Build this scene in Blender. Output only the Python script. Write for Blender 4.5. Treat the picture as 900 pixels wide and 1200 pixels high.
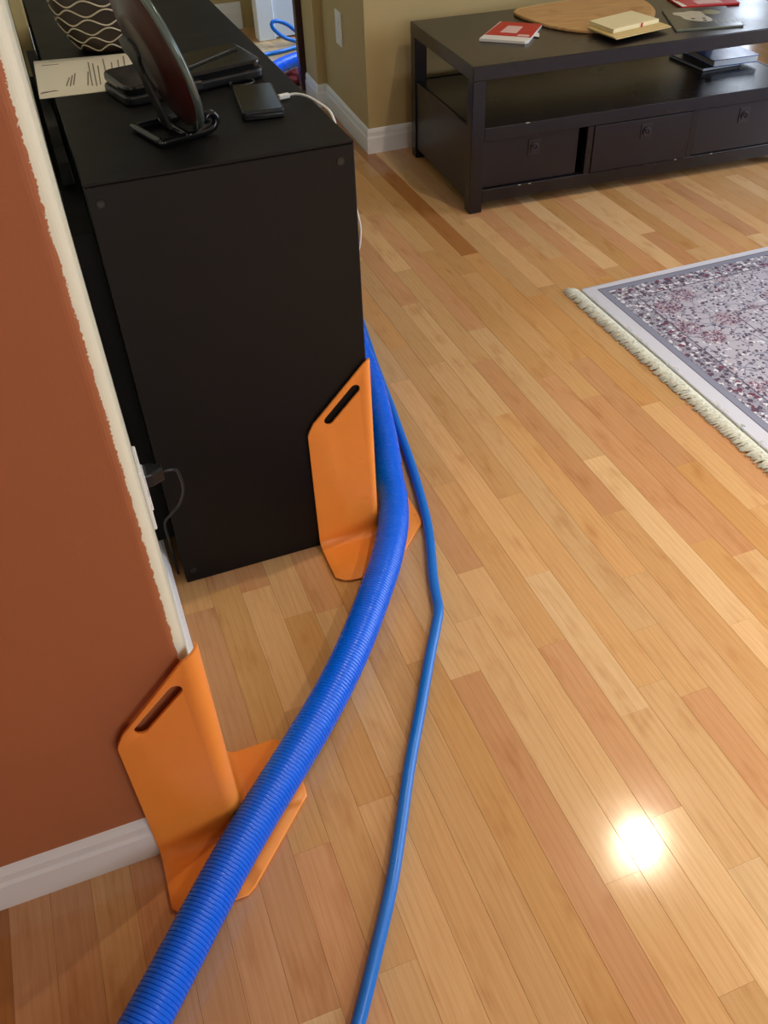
import bpy, bmesh, math, random
from mathutils import Vector, Matrix
random.seed(7)
for o in list(bpy.data.objects): bpy.data.objects.remove(o)
S = bpy.context.scene
COL = S.collection

# ------------------------------------------------------------------ camera
def cam_axes(a, b, c):
    fw = Vector((math.sin(b)*math.cos(a), math.cos(b)*math.cos(a), -math.sin(a)))
    r0 = Vector((math.cos(b), -math.sin(b), 0)); u0 = r0.cross(fw)
    r = math.cos(c)*r0 + math.sin(c)*u0; u = -math.sin(c)*r0 + math.cos(c)*u0
    return r, u, fw
CAM_F, CAM_H = 1037.0, 1.2431
CR, CU, CF = cam_axes(.7325, .3322, -.0450)
cd = bpy.data.cameras.new('camera'); cam = bpy.data.objects.new('camera', cd); COL.objects.link(cam)
cd.sensor_fit = 'VERTICAL'; cd.sensor_height = 36.0; cd.lens = 36.0*CAM_F/1200; cd.clip_start = .02
cam.matrix_world = Matrix(((CR.x, CU.x, -CF.x, 0), (CR.y, CU.y, -CF.y, 0), (CR.z, CU.z, -CF.z, CAM_H), (0, 0, 0, 1)))
S.camera = cam
try: S.cycles.caustics_reflective = False; S.cycles.caustics_refractive = False
except Exception: pass

# ------------------------------------------------------------------ world, daylight, exposure
W = bpy.data.worlds.new('sky'); S.world = W; W.use_nodes = True
W.node_tree.nodes['Background'].inputs[0].default_value = (.75, .85, 1, 1)
W.node_tree.nodes['Background'].inputs[1].default_value = 1.0
S.view_settings.view_transform = 'Standard'; S.view_settings.look = 'None'
S.view_settings.exposure = 0.10; S.view_settings.gamma = 1.0; S.view_settings.use_curve_mapping = False

def area(name, loc, target, sx, sy, power, col):
    l = bpy.data.lights.new(name, 'AREA'); l.shape = 'RECTANGLE'; l.size = sx; l.size_y = sy; l.energy = power; l.color = col
    o = bpy.data.objects.new(name, l); COL.objects.link(o); o.location = loc
    o.rotation_euler = (Vector(target)-Vector(loc)).to_track_quat('-Z', 'Z').to_euler()
    return o
# daylight through the windows of the place
area('daylight_side_window', (4.12, 1.0, 1.15), (0, 1.0, .9), 2.2, 1.9, 74, (.66, .80, 1.0))
area('daylight_rear_window', (1.2, -2.9, 1.45), (1.2, 0, 1.2), 2.0, 1.3, 38, (.92, .95, 1.0))
area('daylight_far_window', (5.5, 6.42, 1.45), (5.4, 3, 1.2), .22, 1.5, 9, (.75, .85, 1.0))
area('daylight_hall_window', (2.4, 4.45, 1.35), (1.2, 4.75, .4), .6, 1.2, 75, (.48, .70, 1.0))
LAMP_POWER = 9
LAMPS = [(1.59, 1.42), (1.75, -.05)]
LAMP_SPOT = ['above the rug', 'near the side window']

# ------------------------------------------------------------------ materials
def srgb(r, g, b):
    f = lambda v: (v/255/12.92) if v/255 <= .04045 else ((v/255+.055)/1.055)**2.4
    return (f(r), f(g), f(b), 1)
class NT:
    def __init__(s, name):
        s.m = bpy.data.materials.new(name); s.m.use_nodes = True; s.t = s.m.node_tree
        s.b = s.t.nodes['Principled BSDF']
    def n(s, typ, **kw):
        x = s.t.nodes.new(typ)
        for k, v in kw.items(): setattr(x, k, v)
        return x
    def l(s, a, b): s.t.links.new(a, b)
    def setin(s, sock, v):
        if hasattr(v, 'is_output') or isinstance(v, bpy.types.NodeSocket): s.l(v, sock)
        else: sock.default_value = v
    def math(s, op, a, b=None, c=None):
        x = s.n('ShaderNodeMath', operation=op)
        s.setin(x.inputs[0], a)
        if b is not None: s.setin(x.inputs[1], b)
        if c is not None: s.setin(x.inputs[2], c)
        return x.outputs[0]
    def mix(s, fac, a, b, mode='MIX'):
        x = s.n('ShaderNodeMix', data_type='RGBA', blend_type=mode)
        s.setin(x.inputs[0], fac); s.setin(x.inputs[6], a); s.setin(x.inputs[7], b)
        return x.outputs[2]
    def noise(s, vec, scale, detail=3, rough=.5, dim='3D'):
        x = s.n('ShaderNodeTexNoise'); x.inputs['Scale'].default_value = scale
        x.inputs['Detail'].default_value = detail; x.inputs['Roughness'].default_value = rough
        if vec is not None: s.l(vec, x.inputs['Vector'])
        return x.outputs['Fac']
    def ramp(s, fac, stops):
        x = s.n('ShaderNodeValToRGB'); r = x.color_ramp
        while len(r.elements) < len(stops): r.elements.new(.5)
        for e, (p, c) in zip(r.elements, stops): e.position = p; e.color = c
        s.setin(x.inputs[0], fac); return x.outputs[0]
    def step(s, v, lo, hi):
        x = s.n('ShaderNodeMapRange', interpolation_type='SMOOTHSTEP')
        s.setin(x.inputs[0], v); x.inputs[1].default_value = lo; x.inputs[2].default_value = hi
        return x.outputs[0]
    def bump(s, h, strength, dist):
        x = s.n('ShaderNodeBump'); x.inputs['Strength'].default_value = strength; x.inputs['Distance'].default_value = dist
        s.l(h, x.inputs['Height']); s.l(x.outputs[0], s.b.inputs['Normal'])
    def pos(s): return s.n('ShaderNodeNewGeometry').outputs['Position']
    def obj(s): return s.n('ShaderNodeTexCoord').outputs['Object']

def plain(name, col, rough=.5, var=.08, scale=30, bump=0, metal=0, spec=.5, coat=0):
    """procedural material: a base colour with a little noise variation in colour and roughness"""
    t = NT(name); v = t.obj(); f = t.noise(v, scale)
    dark = tuple(c*(1-var) for c in col[:3])+(1,); light = tuple(min(1, c*(1+var)) for c in col[:3])+(1,)
    t.l(t.mix(f, dark, light), t.b.inputs['Base Color'])
    t.l(t.math('MULTIPLY_ADD', f, .12, max(0, rough-.06)), t.b.inputs['Roughness'])
    t.b.inputs['Metallic'].default_value = metal; t.b.inputs['Specular IOR Level'].default_value = spec
    t.b.inputs['Coat Weight'].default_value = coat
    if bump: t.bump(t.noise(v, scale*6), bump, .001)
    return t.m

M = {}
M['ceiling'] = plain('ceiling paint', (.62, .60, .55, 1), .9)
M['cream'] = plain('yellow tan wall paint', srgb(188, 166, 114), .65, .03, 8, .15)
M['white_trim'] = plain('white trim paint', srgb(240, 240, 238), .4, .03, 12)
M['door_white'] = plain('white door paint', srgb(225, 228, 232), .45, .03, 6)
M['black_cab'] = plain('black brown cabinet foil', srgb(14, 12, 12), .5, .15, 14, .05, spec=.25)
M['espresso'] = plain('espresso stained wood', srgb(25, 21, 25), .26, .12, 5)
M['espresso_panel'] = plain('espresso stained panel', srgb(24, 21, 28), .30, .12, 5)
M['black_plastic'] = plain('black plastic', srgb(18, 18, 20), .35, .2, 30)
M['black_gloss'] = plain('black glossy plastic', srgb(16, 17, 19), .15, .2, 10)
M['black_rubber'] = plain('black rubber cable', srgb(22, 22, 26), .5, .2, 20)
M['grey_metal'] = plain('dark grey metal', srgb(60, 60, 58), .38, .15, 30, 0, .7)
M['slot_black'] = plain('matt black slot filler', srgb(10, 10, 12), .6, .2, 20, spec=.2)  # stands in for the darkness of the slot beside the cabinet
M['iron'] = plain('dark iron handle', srgb(66, 62, 66), .35, .2, 40, 0, .8)
M['white_plastic'] = plain('white plastic', srgb(236, 236, 232), .35, .03, 10)
M['paper'] = plain('white paper', srgb(226, 218, 196), .8, .04, 9)
M['ink'] = plain('grey print', srgb(120, 112, 100), .8, .2, 60)
M['red_print'] = plain('red printed card', srgb(190, 30, 28), .45, .08, 20)
M['white_card'] = plain('white card', srgb(232, 228, 222), .6, .04, 20)
M['pink_print'] = plain('pale pink print', srgb(226, 190, 186), .6, .04, 20)
M['notepad'] = plain('cream notepad paper', srgb(232, 220, 176), .7, .05, 20)
M['folder'] = plain('manila folder', srgb(214, 188, 128), .6, .06, 20)
M['mag_dark'] = plain('dark magazine cover', srgb(50, 52, 44), .25, .35, 14)
M['mag_pale'] = plain('pale photo print', srgb(190, 182, 160), .3, .25, 40)
M['mag_yellow'] = plain('olive yellow print', srgb(128, 122, 50), .3, .3, 40)
M['mag_text'] = plain('grey cover text', srgb(120, 124, 110), .3, .2, 80)
M['book_blue'] = plain('blue book cover', srgb(34, 66, 150), .25, .6, 18)
M['book_dark'] = plain('navy book cover', srgb(18, 20, 40), .3, .3, 18)
M['pages'] = plain('white page block', srgb(214, 224, 232), .7, .06, 200)
M['white_cable'] = plain('white cable', srgb(235, 235, 232), .4, .03, 10)
M['red_wood'] = plain('dark red lacquer', srgb(50, 12, 10), .34, .25, 12)
M['red_cloth'] = plain('dark red cloth', srgb(120, 22, 18), .8, .2, 40, .3)
M['vase'] = plain('dark brown stoneware', srgb(52, 40, 30), .5, .2, 30, .2)
M['vase_line'] = plain('pale glaze line', srgb(205, 190, 160), .5, .1, 60)
M['glass'] = plain('window glass', (.8, .9, 1, 1), .05)
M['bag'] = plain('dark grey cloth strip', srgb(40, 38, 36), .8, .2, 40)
M['rim'] = plain('grey glazed rim', srgb(96, 108, 106), .18, .15, 20, 0, .5)

def m_orange_wall():
    t = NT('orange and cream wall paint'); p = t.pos(); sx = t.n('ShaderNodeSeparateXYZ'); t.l(p, sx.inputs[0])
    n1 = t.noise(p, 90, 4, .7)
    n2 = t.noise(p, 500, 2, .6)
    edge = t.math('ADD', sx.outputs[0], t.math('ADD', t.math('MULTIPLY', t.math('SUBTRACT', n1, .5), .007), t.math('MULTIPLY', t.math('SUBTRACT', n2, .5), .005)))
    f = t.step(edge, -.0195, -.0188)
    big = t.noise(p, 5, 3)
    o = t.mix(big, srgb(173, 104, 66), srgb(181, 110, 70))
    t.l(t.mix(f, o, srgb(222, 220, 196)), t.b.inputs['Base Color'])
    t.b.inputs['Roughness'].default_value = .62
    t.bump(t.noise(p, 220, 3), .12, .001)
    return t.m
M['wall_left'] = m_orange_wall()

def m_orange_plastic():
    t = NT('orange plastic'); v = t.obj()
    n = t.noise(v, 18, 4, .6)
    sc = t.n('ShaderNodeMapping'); sc.inputs['Scale'].default_value = (4, 4, 60); t.l(v, sc.inputs[0])
    s2 = t.noise(sc.outputs[0], 6, 4, .7)
    c = t.mix(n, srgb(254, 148, 56), srgb(255, 160, 70))
    c = t.mix(t.step(s2, .68, .76), c, srgb(190, 92, 30))
    t.l(c, t.b.inputs['Base Color']); t.b.inputs['Roughness'].default_value = .38
    t.b.inputs['Subsurface Weight'].default_value = 0
    t.l(t.math('MULTIPLY_ADD', s2, .25, .25), t.b.inputs['Roughness'])
    return t.m
M['orange'] = m_orange_plastic()
M['blue_hose'] = plain('blue vacuum hose plastic', srgb(0, 108, 252), .28, .06, 30)
M['blue_cord'] = plain('blue rubber hose', srgb(16, 116, 214), .30, .08, 60)
M['blue_dark'] = plain('navy hose', srgb(24, 50, 110), .4, .1, 30)

def m_planks():
    t = NT('maple strip floor'); p = t.pos()
    a = t.n('ShaderNodeAttribute', attribute_name='tone'); tone = a.outputs['Color']; seed = a.outputs['Alpha']
    sh = t.n('ShaderNodeCombineXYZ'); t.l(t.math('MULTIPLY', seed, 37.0), sh.inputs[0]); t.l(t.math('MULTIPLY', seed, 91.0), sh.inputs[1])
    ad = t.n('ShaderNodeVectorMath', operation='ADD'); t.l(p, ad.inputs[0]); t.l(sh.outputs[0], ad.inputs[1])
    def st(sc):
        mp = t.n('ShaderNodeMapping'); mp.inputs['Scale'].default_value = sc; t.l(ad.outputs[0], mp.inputs[0]); return mp.outputs[0]
    fine = t.noise(st((260, 9, 1)), 1, 3, .6)
    fig = t.noise(st((24, 7, 1)), 1, 3, .55)
    cath = t.n('ShaderNodeTexWave', wave_type='BANDS', bands_direction='X'); t.l(st((22, 2.2, 1)), cath.inputs['Vector'])
    cath.inputs['Scale'].default_value = 1.2; cath.inputs['Distortion'].default_value = 7; cath.inputs['Detail'].default_value = 2; cath.inputs['Detail Scale'].default_value = .7
    c = t.mix(t.step(fine, .35, .7), tone, t.mix(1.0, tone, (.93, .89, .84, 1), 'MULTIPLY'))
    c = t.mix(t.math('MULTIPLY', t.step(fig, .50, .80), .62), c, t.mix(1.0, c, (.72, .55, .40, 1), 'MULTIPLY'))
    c = t.mix(t.math('MULTIPLY', t.step(cath.outputs['Fac'], .6, 1), .15), c, t.mix(1.0, c, (.75, .58, .42, 1), 'MULTIPLY'))
    vo = t.n('ShaderNodeTexVoronoi'); vo.inputs['Scale'].default_value = 6.0; t.l(st((1, .6, 1)), vo.inputs['Vector'])
    c = t.mix(t.math('SUBTRACT', 1.0, t.step(vo.outputs['Distance'], .010, .022)), c, srgb(70, 42, 26))
    t.l(c, t.b.inputs['Base Color'])
    t.l(t.math('MULTIPLY_ADD', t.noise(p, 14, 4, .6), .08, .09), t.b.inputs['Roughness'])
    t.b.inputs['Specular IOR Level'].default_value = .5
    t.bump(t.noise(st((40, 6, 1)), 1, 2), .04, .0006)
    return t.m
M['planks'] = m_planks()
M['subfloor'] = plain('dark subfloor', srgb(60, 38, 22), .9)

# ------------------------------------------------------------------ mesh helpers
def link(name, me, mat, parent=None, smooth=False):
    o = bpy.data.objects.new(name, me); COL.objects.link(o)
    if mat is not None and not me.materials: me.materials.append(M[mat] if isinstance(mat, str) else mat)
    if parent is not None: o.parent = parent
    if smooth:
        for f in me.polygons: f.use_smooth = True
    return o
def from_bm(name, bm, mat, parent=None, smooth=False):
    me = bpy.data.meshes.new(name); bm.normal_update(); bm.to_mesh(me); bm.free()
    return link(name, me, mat, parent, smooth)
def pyd(name, v, f, mat, parent=None, smooth=False):
    me = bpy.data.meshes.new(name); me.from_pydata(v, [], f); me.update()
    return link(name, me, mat, parent, smooth)
def add_box(bm, x0, x1, y0, y1, z0, z1, bev=0, seg=1, rot=None):
    r = bmesh.ops.create_cube(bm, size=1)['verts']
    for v in r: v.co = Vector((x0+(v.co.x+.5)*(x1-x0), y0+(v.co.y+.5)*(y1-y0), z0+(v.co.z+.5)*(z1-z0)))
    if bev:
        es = list({e for v in r for e in v.link_edges})
        bmesh.ops.bevel(bm, geom=es, offset=bev, segments=seg, profile=.5, affect='EDGES')
def box(name, x0, x1, y0, y1, z0, z1, mat, parent=None, bev=0, seg=1):
    bm = bmesh.new(); add_box(bm, x0, x1, y0, y1, z0, z1, bev, seg); return from_bm(name, bm, mat, parent)
def add_prism(bm, poly, z0, z1, bev=0, seg=2):
    a = [bm.verts.new((x, y, z0)) for x, y in poly]; b = [bm.verts.new((x, y, z1)) for x, y in poly]; n = len(poly)
    top = bm.faces.new(b); bot = bm.faces.new(a[::-1])
    for i in range(n): bm.faces.new((a[i], a[(i+1) % n], b[(i+1) % n], b[i]))
    bmesh.ops.recalc_face_normals(bm, faces=bm.faces)
    if bev: bmesh.ops.bevel(bm, geom=list(top.edges)+list(bot.edges), offset=bev, segments=seg, profile=.5, affect='EDGES')
def prism(name, poly, z0, z1, mat, parent=None, bev=0, seg=2):
    bm = bmesh.new(); add_prism(bm, poly, z0, z1, bev, seg); return from_bm(name, bm, mat, parent)
def catmull(pts, step=.01):
    P = [Vector(p) for p in pts]; P = [2*P[0]-P[1]]+P+[2*P[-1]-P[-2]]; out = []
    for i in range(1, len(P)-2):
        a, b, c, d = P[i-1:i+3]; n = max(2, int((c-b).length/step))
        for k in range(n):
            t = k/n
            out.append(.5*((2*b)+(c-a)*t+(2*a-5*b+4*c-d)*t*t+(3*b-a-3*c+d)*t**3))
    out.append(P[-2]); return out
def resample(pts, step):
    out = [pts[0]]; acc = 0.0
    for a, b in zip(pts, pts[1:]):
        L = (b-a).length
        while acc+L >= step:
            t = (step-acc)/L; a = a.lerp(b, t); out.append(a); L = (b-a).length; acc = 0.0
            if L < 1e-9: break
        acc += L
    return out
def tube_mesh(pts, rad, seg=12, cap=True):
    """rad: a number or one per point"""
    n = len(pts); R = rad if isinstance(rad, (list, tuple)) else [rad]*n
    T = [(pts[min(i+1, n-1)]-pts[max(i-1, 0)]).normalized() for i in range(n)]
    up = Vector((0, 0, 1)) if abs(T[0].z) < .9 else Vector((1, 0, 0))
    N = (up-T[0]*up.dot(T[0])).normalized(); V = []; F = []
    for i in range(n):
        N = (N-T[i]*N.dot(T[i])).normalized(); B = T[i].cross(N)
        for k in range(seg):
            a = 2*math.pi*k/seg; V.append(pts[i]+(N*math.cos(a)+B*math.sin(a))*R[i])
    for i in range(n-1):
        for k in range(seg):
            j = (k+1) % seg; F.append((i*seg+k, i*seg+j, (i+1)*seg+j, (i+1)*seg+k))
    if cap: F.append(tuple(range(seg))[::-1]); F.append(tuple((n-1)*seg+k for k in range(seg)))
    return V, F
def tube(name, pts, rad, mat, parent=None, seg=12, step=.01, smooth=True):
    v, f = tube_mesh(catmull(pts, step) if step else [Vector(p) for p in pts], rad, seg)
    return pyd(name, v, f, mat, parent, smooth)
def lathe(name, prof, mat, parent=None, seg=48, smooth=True):
    V = []; F = []; n = len(prof)
    for r, z in prof:
        for k in range(seg):
            a = 2*math.pi*k/seg; V.append((r*math.cos(a), r*math.sin(a), z))
    for i in range(n-1):
        for k in range(seg):
            j = (k+1) % seg; F.append((i*seg+k, i*seg+j, (i+1)*seg+j, (i+1)*seg+k))
    F.append(tuple(range(seg))[::-1]); F.append(tuple((n-1)*seg+k for k in range(seg)))
    return pyd(name, V, F, mat, parent, smooth)
def rrect(x0, x1, y0, y1, r, n=5):
    out = []
    for cx, cy, a0 in ((x1-r, y1-r, 0), (x0+r, y1-r, 90), (x0+r, y0+r, 180), (x1-r, y0+r, 270)):
        for k in range(n+1):
            a = math.radians(a0+90*k/n); out.append((cx+r*math.cos(a), cy+r*math.sin(a)))
    return out
def tag(o, label, cat, group=None):
    o['label'] = label; o['category'] = cat
    if group: o['group'] = group
    return o
def thing(name, label, cat, loc=(0, 0, 0), rz=0, group=None):
    o = bpy.data.objects.new(name, None); COL.objects.link(o); o.location = loc; o.rotation_euler = (0, 0, rz); o.empty_display_size = .05
    return tag(o, label, cat, group)
def struct(o): o['kind'] = 'structure'; return o

# ------------------------------------------------------------------ setting: floor
CAB_X0, CAB_X1, CAB_Y0, CAB_Y1, CAB_H = .0244, .4144, 1.2617, 2.7517, .783
PW, PX = .0572, .002
floor = struct(box('floor', -2.6, 6.2, -3.1, 6.7, -.06, -.018, 'subfloor'))
TONES = {'B': (233, 193, 143), 'L': (223, 179, 127), 'M': (215, 169, 115), 'O': (211, 161, 103), 'P': (211, 160, 114), 'D': (176, 118, 66), 'R': (204, 152, 106)}
# end joints read off the boards that can be told apart: column -> [(y of joint, tone of the board beyond it)], first tone = nearest board
KNOWN = {
    -7: [(None, 'D'), (.9, 'M')], -6: [(None, 'R'), (.95, 'M')], -5: [(None, 'R'), (.9, 'M')], -4: [(None, 'M'), (.9, 'M')], -3: [(None, 'R'), (.92, 'M')], -2: [(None, 'R'), (.6, 'P'), (1.2, 'P')], -1: [(None, 'P'), (.98, 'M')], 0: [(None, 'P'), (1.18, 'M')], 1: [(None, 'O'), (1.22, 'P')],
    2: [(None, 'L'), (.451, 'M'), (.90, 'L'), (1.195, 'R'), (1.55, 'M')],
    3: [(None, 'L'), (.69, 'O'), (1.10, 'L')],
    4: [(None, 'M'), (.72, 'L'), (1.09, 'P'), (1.5, 'M')],
    6: [(None, 'O'), (.915, 'M'), (1.42, 'P')],
    7: [(None, 'R'), (.855, 'L'), (1.36, 'M')],
    8: [(None, 'M'), (.445, 'L'), (.97, 'L'), (1.6, 'P')],
    9: [(None, 'L'), (1.082, 'P'), (1.9, 'M')],
    10: [(None, 'B'), (.508, 'P'), (.86, 'M'), (1.34, 'M')],
    11: [(None, 'B'), (.400, 'L'), (.68, 'B'), (1.024, 'L'), (1.75, 'L')],
    12: [(None, 'L'), (.72, 'M'), (1.25, 'M'), (1.9, 'O')],
    13: [(None, 'P'), (.677, 'M'), (.829, 'L'), (1.288, 'L'), (1.788, 'M')],
    14: [(None, 'L'), (.95, 'M'), (1.52, 'L'), (2.1, 'P')],
    15: [(None, 'M'), (1.12, 'R'), (1.75, 'M'), (2.3, 'L')],
    16: [(None, 'B'), (.777, 'B'), (1.293, 'L'), (1.9, 'P')],
    17: [(None, 'O'), (.98, 'P'), (1.62, 'O'), (2.388, 'M')],
    18: [(None, 'L'), (.92, 'R'), (1.5, 'M'), (2.2, 'O')],
    19: [(None, 'B'), (.86, 'O'), (1.197, 'R'), (1.66, 'O'), (2.313, 'D'), (3.1, 'D')],
    20: [(None, 'M'), (1.02, 'L'), (1.42, 'O'), (2.0, 'M'), (2.6, 'L')],
    22: [(None, 'O'), (1.3, 'M'), (2.29, 'P'), (2.7, 'O')],
}
PLANKS = []
def plank_mesh(name, L):
    g = .00012; c = .00035; x = PW/2-g; y = L/2-g
    v = [(-x, -y, -.018), (x, -y, -.018), (x, y, -.018), (-x, y, -.018), (-x, -y, -c), (x, -y, -c), (x, y, -c), (-x, y, -c),
         (-x+c, -y, 0), (x-c, -y, 0), (x-c, y, 0), (-x+c, y, 0)]
    f = [(0, 1, 5, 4), (1, 2, 6, 5), (2, 3, 7, 6), (3, 0, 4, 7), (4, 5, 9, 8), (5, 6, 10, 9), (6, 7, 11, 10), (7, 4, 8, 11), (8, 9, 10, 11)]
    return v, f
rt = random.Random(11)
for k in range(-46, 108):
    x = PX+PW*(k+.5); segs = []
    if k in KNOWN:
        ys = [-3.0]+[a for a, _ in KNOWN[k][1:]]; tones = [t for _, t in KNOWN[k]]
        y = 0
        # nearest board reaches back out of sight, then random lengths
        segs.append((ys[1]-rt.uniform(.5, .9), ys[1], tones[0]))
        for i in range(1, len(ys)-1): segs.append((ys[i], ys[i+1], tones[i]))
        y = ys[-1]; first = tones[-1]; lo = segs[0][0]
    else:
        y = rt.uniform(.2, .8); lo = y; first = None
    while y < 6.6:
        L = rt.choice((.4, .6, .8, 1.0, 1.2))*rt.uniform(.85, 1.15)
        segs.append((y, min(y+L, 6.65), first or rt.choice('BLLLMMMMOOPPP'))); first = None; y += L
    while lo > -3.0:
        L = rt.uniform(.4, 1.1); segs.append((max(lo-L, -3.05), lo, rt.choice('BLLMMOPP'))); lo -= L
    for a, b, t in segs:
        if b-a > .02: PLANKS.append((x, a, b, t))
def img(P):
    d = Vector(P)-Vector((0, 0, CAM_H)); z = d.dot(CF)
    return None if z < .1 else (450+CAM_F*d.dot(CR)/z, 600-CAM_F*d.dot(CU)/z)
def seen_area(pl):
    """rough share of the frame a board takes, to choose the boards that become objects of their own"""
    x, a, b, _ = pl; n = 8; s = 0
    for i in range(n):
        y = a+(b-a)*(i+.5)/n
        if CAB_X0 < x < CAB_X1 and CAB_Y0 < y < CAB_Y1: continue
        if y > .74 and x < -.01: continue
        if 1.38 < x and .8 < y < 1.92: continue
        q = img((x, y, 0))
        if q and -15 < q[0] < 915 and -15 < q[1] < 1215:
            d2 = x*x+y*y+CAM_H**2; s += (b-a)/n*PW*CAM_H/d2**1.5
    return s
ranked = sorted(PLANKS, key=seen_area, reverse=True)
def tone_rgba(t, rnd):
    c = srgb(*TONES[t]); j = rnd.uniform(.93, 1.06); w = rnd.uniform(-.03, .03)
    return (c[0]*j*(1+w), c[1]*j, c[2]*j*(1-w), rnd.random())
def paint(me, cols):
    at = me.attributes.new('tone', 'FLOAT_COLOR', 'FACE')
    for i, c in enumerate(cols): at.data[i].color = c
near = [p for p in ranked[:285] if seen_area(p) > 0]
for x, a, b, t in near:
    v, f = plank_mesh('plank', b-a); me = bpy.data.meshes.new('plank'); me.from_pydata(v, [], f); me.update()
    paint(me, [tone_rgba(t, rt)]*len(f))
    o = link('plank', me, 'planks', floor); o.location = (x, (a+b)/2, 0)
V = []; F = []; C = []
for x, a, b, t in ranked[len(near):]:
    v, f = plank_mesh('plank', b-a); n = len(V); c = tone_rgba(t, rt)
    V += [(p[0]+x, p[1]+(a+b)/2, p[2]) for p in v]; F += [tuple(i+n for i in q) for q in f]; C += [c]*len(f)
rest = pyd('remaining_planks', V, F, 'planks', floor); paint(rest.data, C); rest['kind'] = 'stuff'

# ------------------------------------------------------------------ setting: walls
H = 2.44
WX, WY = -.008, .737          # outside corner of the orange and cream wall
def arc(cx, cy, r, a0, a1, n=8): return [(cx+r*math.cos(math.radians(a0+(a1-a0)*i/n)), cy+r*math.sin(math.radians(a0+(a1-a0)*i/n))) for i in range(n+1)]
poly = [(-2.6, WY)]+arc(WX-.02, WY+.02, .02, 270, 360, 10)+[(WX, 5.45), (-2.6, 5.45)]
w = struct(prism('wall_left', poly, 0, H, 'wall_left'))
struct(box('ceiling', -2.6, 6.2, -3.1, 6.7, H, H+.08, 'ceiling'))
# wall behind the low table and the short passage wall with the switch
struct(prism('wall_back', [(1.128, 3.247), (2.5, 3.247), (2.5, 4.05), (1.130, 4.05), (1.120, 3.85), (1.158, 3.85)], 0, H, 'cream'))
struct(box('wall_far', WX, 1.21, 5.30, 5.45, 0, H, 'cream'))
struct(box('wall_hall', 1.21, 2.6, 5.05, 5.45, 0, H, 'cream'))
struct(box('wall_hall_side', 2.45, 2.6, 4.05, 5.05, 0, H, 'cream'))
struct(box('wall_far_room', 2.6, 6.2, 6.5, 6.7, 0, H, 'cream'))
struct(box('wall_far_room_side', 6.0, 6.2, 3.25, 6.5, 0, H, 'cream'))
struct(box('wall_far_room_left', 2.5, 2.6, 5.45, 6.5, 0, H, 'cream'))
struct(box('wall_right', 4.2, 6.2, -3.1, 3.25, 0, H, 'cream'))
struct(box('wall_rear', -2.6, 4.2, -3.1, -2.98, 0, H, 'cream'))
struct(box('wall_outer', -2.6, -2.5, -2.98, WY, 0, H, 'wall_left'))
def window(n, x, y, w_, h_, zc, axis):
    t = bpy.data.objects.new('window_%d' % n, None); COL.objects.link(t); t.location = (x, y, zc); t.rotation_euler = (0, 0, axis); struct(t)
    f = .06
    bm = bmesh.new()
    for a in ((-w_/2-f, w_/2+f, h_/2, h_/2+f), (-w_/2-f, w_/2+f, -h_/2-f, -h_/2), (-w_/2-f, -w_/2, -h_/2, h_/2), (w_/2, w_/2+f, -h_/2, h_/2), (-.012, .012, -h_/2, h_/2)):
        add_box(bm, a[0], a[1], -.03, 0, a[2], a[3])
    from_bm('window_frame', bm, 'white_trim', t)
window(1, 4.2, 1.0, 2.2, 1.9, 1.15, -math.pi/2)
window(2, 1.2, -2.98, 2.0, 1.3, 1.45, math.pi)
window(3, 5.5, 6.5, .22, 1.5, 1.45, 0)
window(4, 2.45, 4.45, .6, 1.2, 1.35, -math.pi/2)

def baseboard(name, path, h=.09, t=.010, closed=False):
    """path in plan, the room on its left; a stepped profile swept along it"""
    prof = [(0, 0), (t, 0), (t, h*.62), (t*.72, h*.70), (t*.72, h*.86), (t*.35, h*.97), (0, h)]
    P = [Vector((x, y)) for x, y in path]; V = []; F = []; n = len(P); m = len(prof)
    for i in range(n):
        d0 = (P[i]-P[i-1]).normalized() if i else (P[1]-P[0]).normalized()
        d1 = (P[i+1]-P[i]).normalized() if i < n-1 else d0
        n0 = Vector((-d0.y, d0.x)); n1 = Vector((-d1.y, d1.x)); b = (n0+n1); b = b/ (b.length**2)*2
        for o_, z in prof: V.append((P[i].x+b.x*o_, P[i].y+b.y*o_, z))
    for i in range(n-1):
        for k in range(m):
            j = (k+1) % m; F.append((i*m+k, i*m+j, (i+1)*m+j, (i+1)*m+k))
    F.append(tuple(range(m))); F.append(tuple((n-1)*m+k for k in range(m))[::-1])
    o = struct(pyd(name, V, F, 'white_trim'))
    bm = bmesh.new(); bm.from_mesh(o.data); bmesh.ops.recalc_face_normals(bm, faces=bm.faces); bm.to_mesh(o.data); bm.free()
    return o
cor = arc(WX-.02, WY+.02, .02, 360, 270, 6)
baseboard('baseboard_left', [(WX, 5.30)]+cor+[(-2.5, WY)])
baseboard('baseboard_back', [(2.5, 3.247), (1.128, 3.247), (1.158, 3.85), (1.120, 3.85), (1.130, 4.05)])
baseboard('baseboard_far', [(1.14, 5.30), (WX, 5.30)], .13)
# white door and casing at the end of the passage
d = struct(bpy.data.objects.new('door_1', None)); COL.objects.link(d); d.location = (1.34, 5.0, 0)
box('door_casing', -.19, -.10, -.02, .06, 0, 2.1, 'white_trim', d, .004)
box('door_casing', .72, .81, -.02, .06, 0, 2.1, 'white_trim', d, .004)
box('door_casing', -.19, .81, -.02, .06, 2.1, 2.19, 'white_trim', d, .004)
leaf = box('door_leaf', -.10, .72, .0, .045, .008, 2.1, 'door_white', d)
for x0, x1, z0, z1 in ((-.01, .27, .22, .95), (.35, .63, .22, .95), (-.01, .27, 1.1, 1.95), (.35, .63, 1.1, 1.95)):
    box('door_panel', x0, x1, -.006, .004, z0, z1, 'door_white', leaf, .004)
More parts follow.
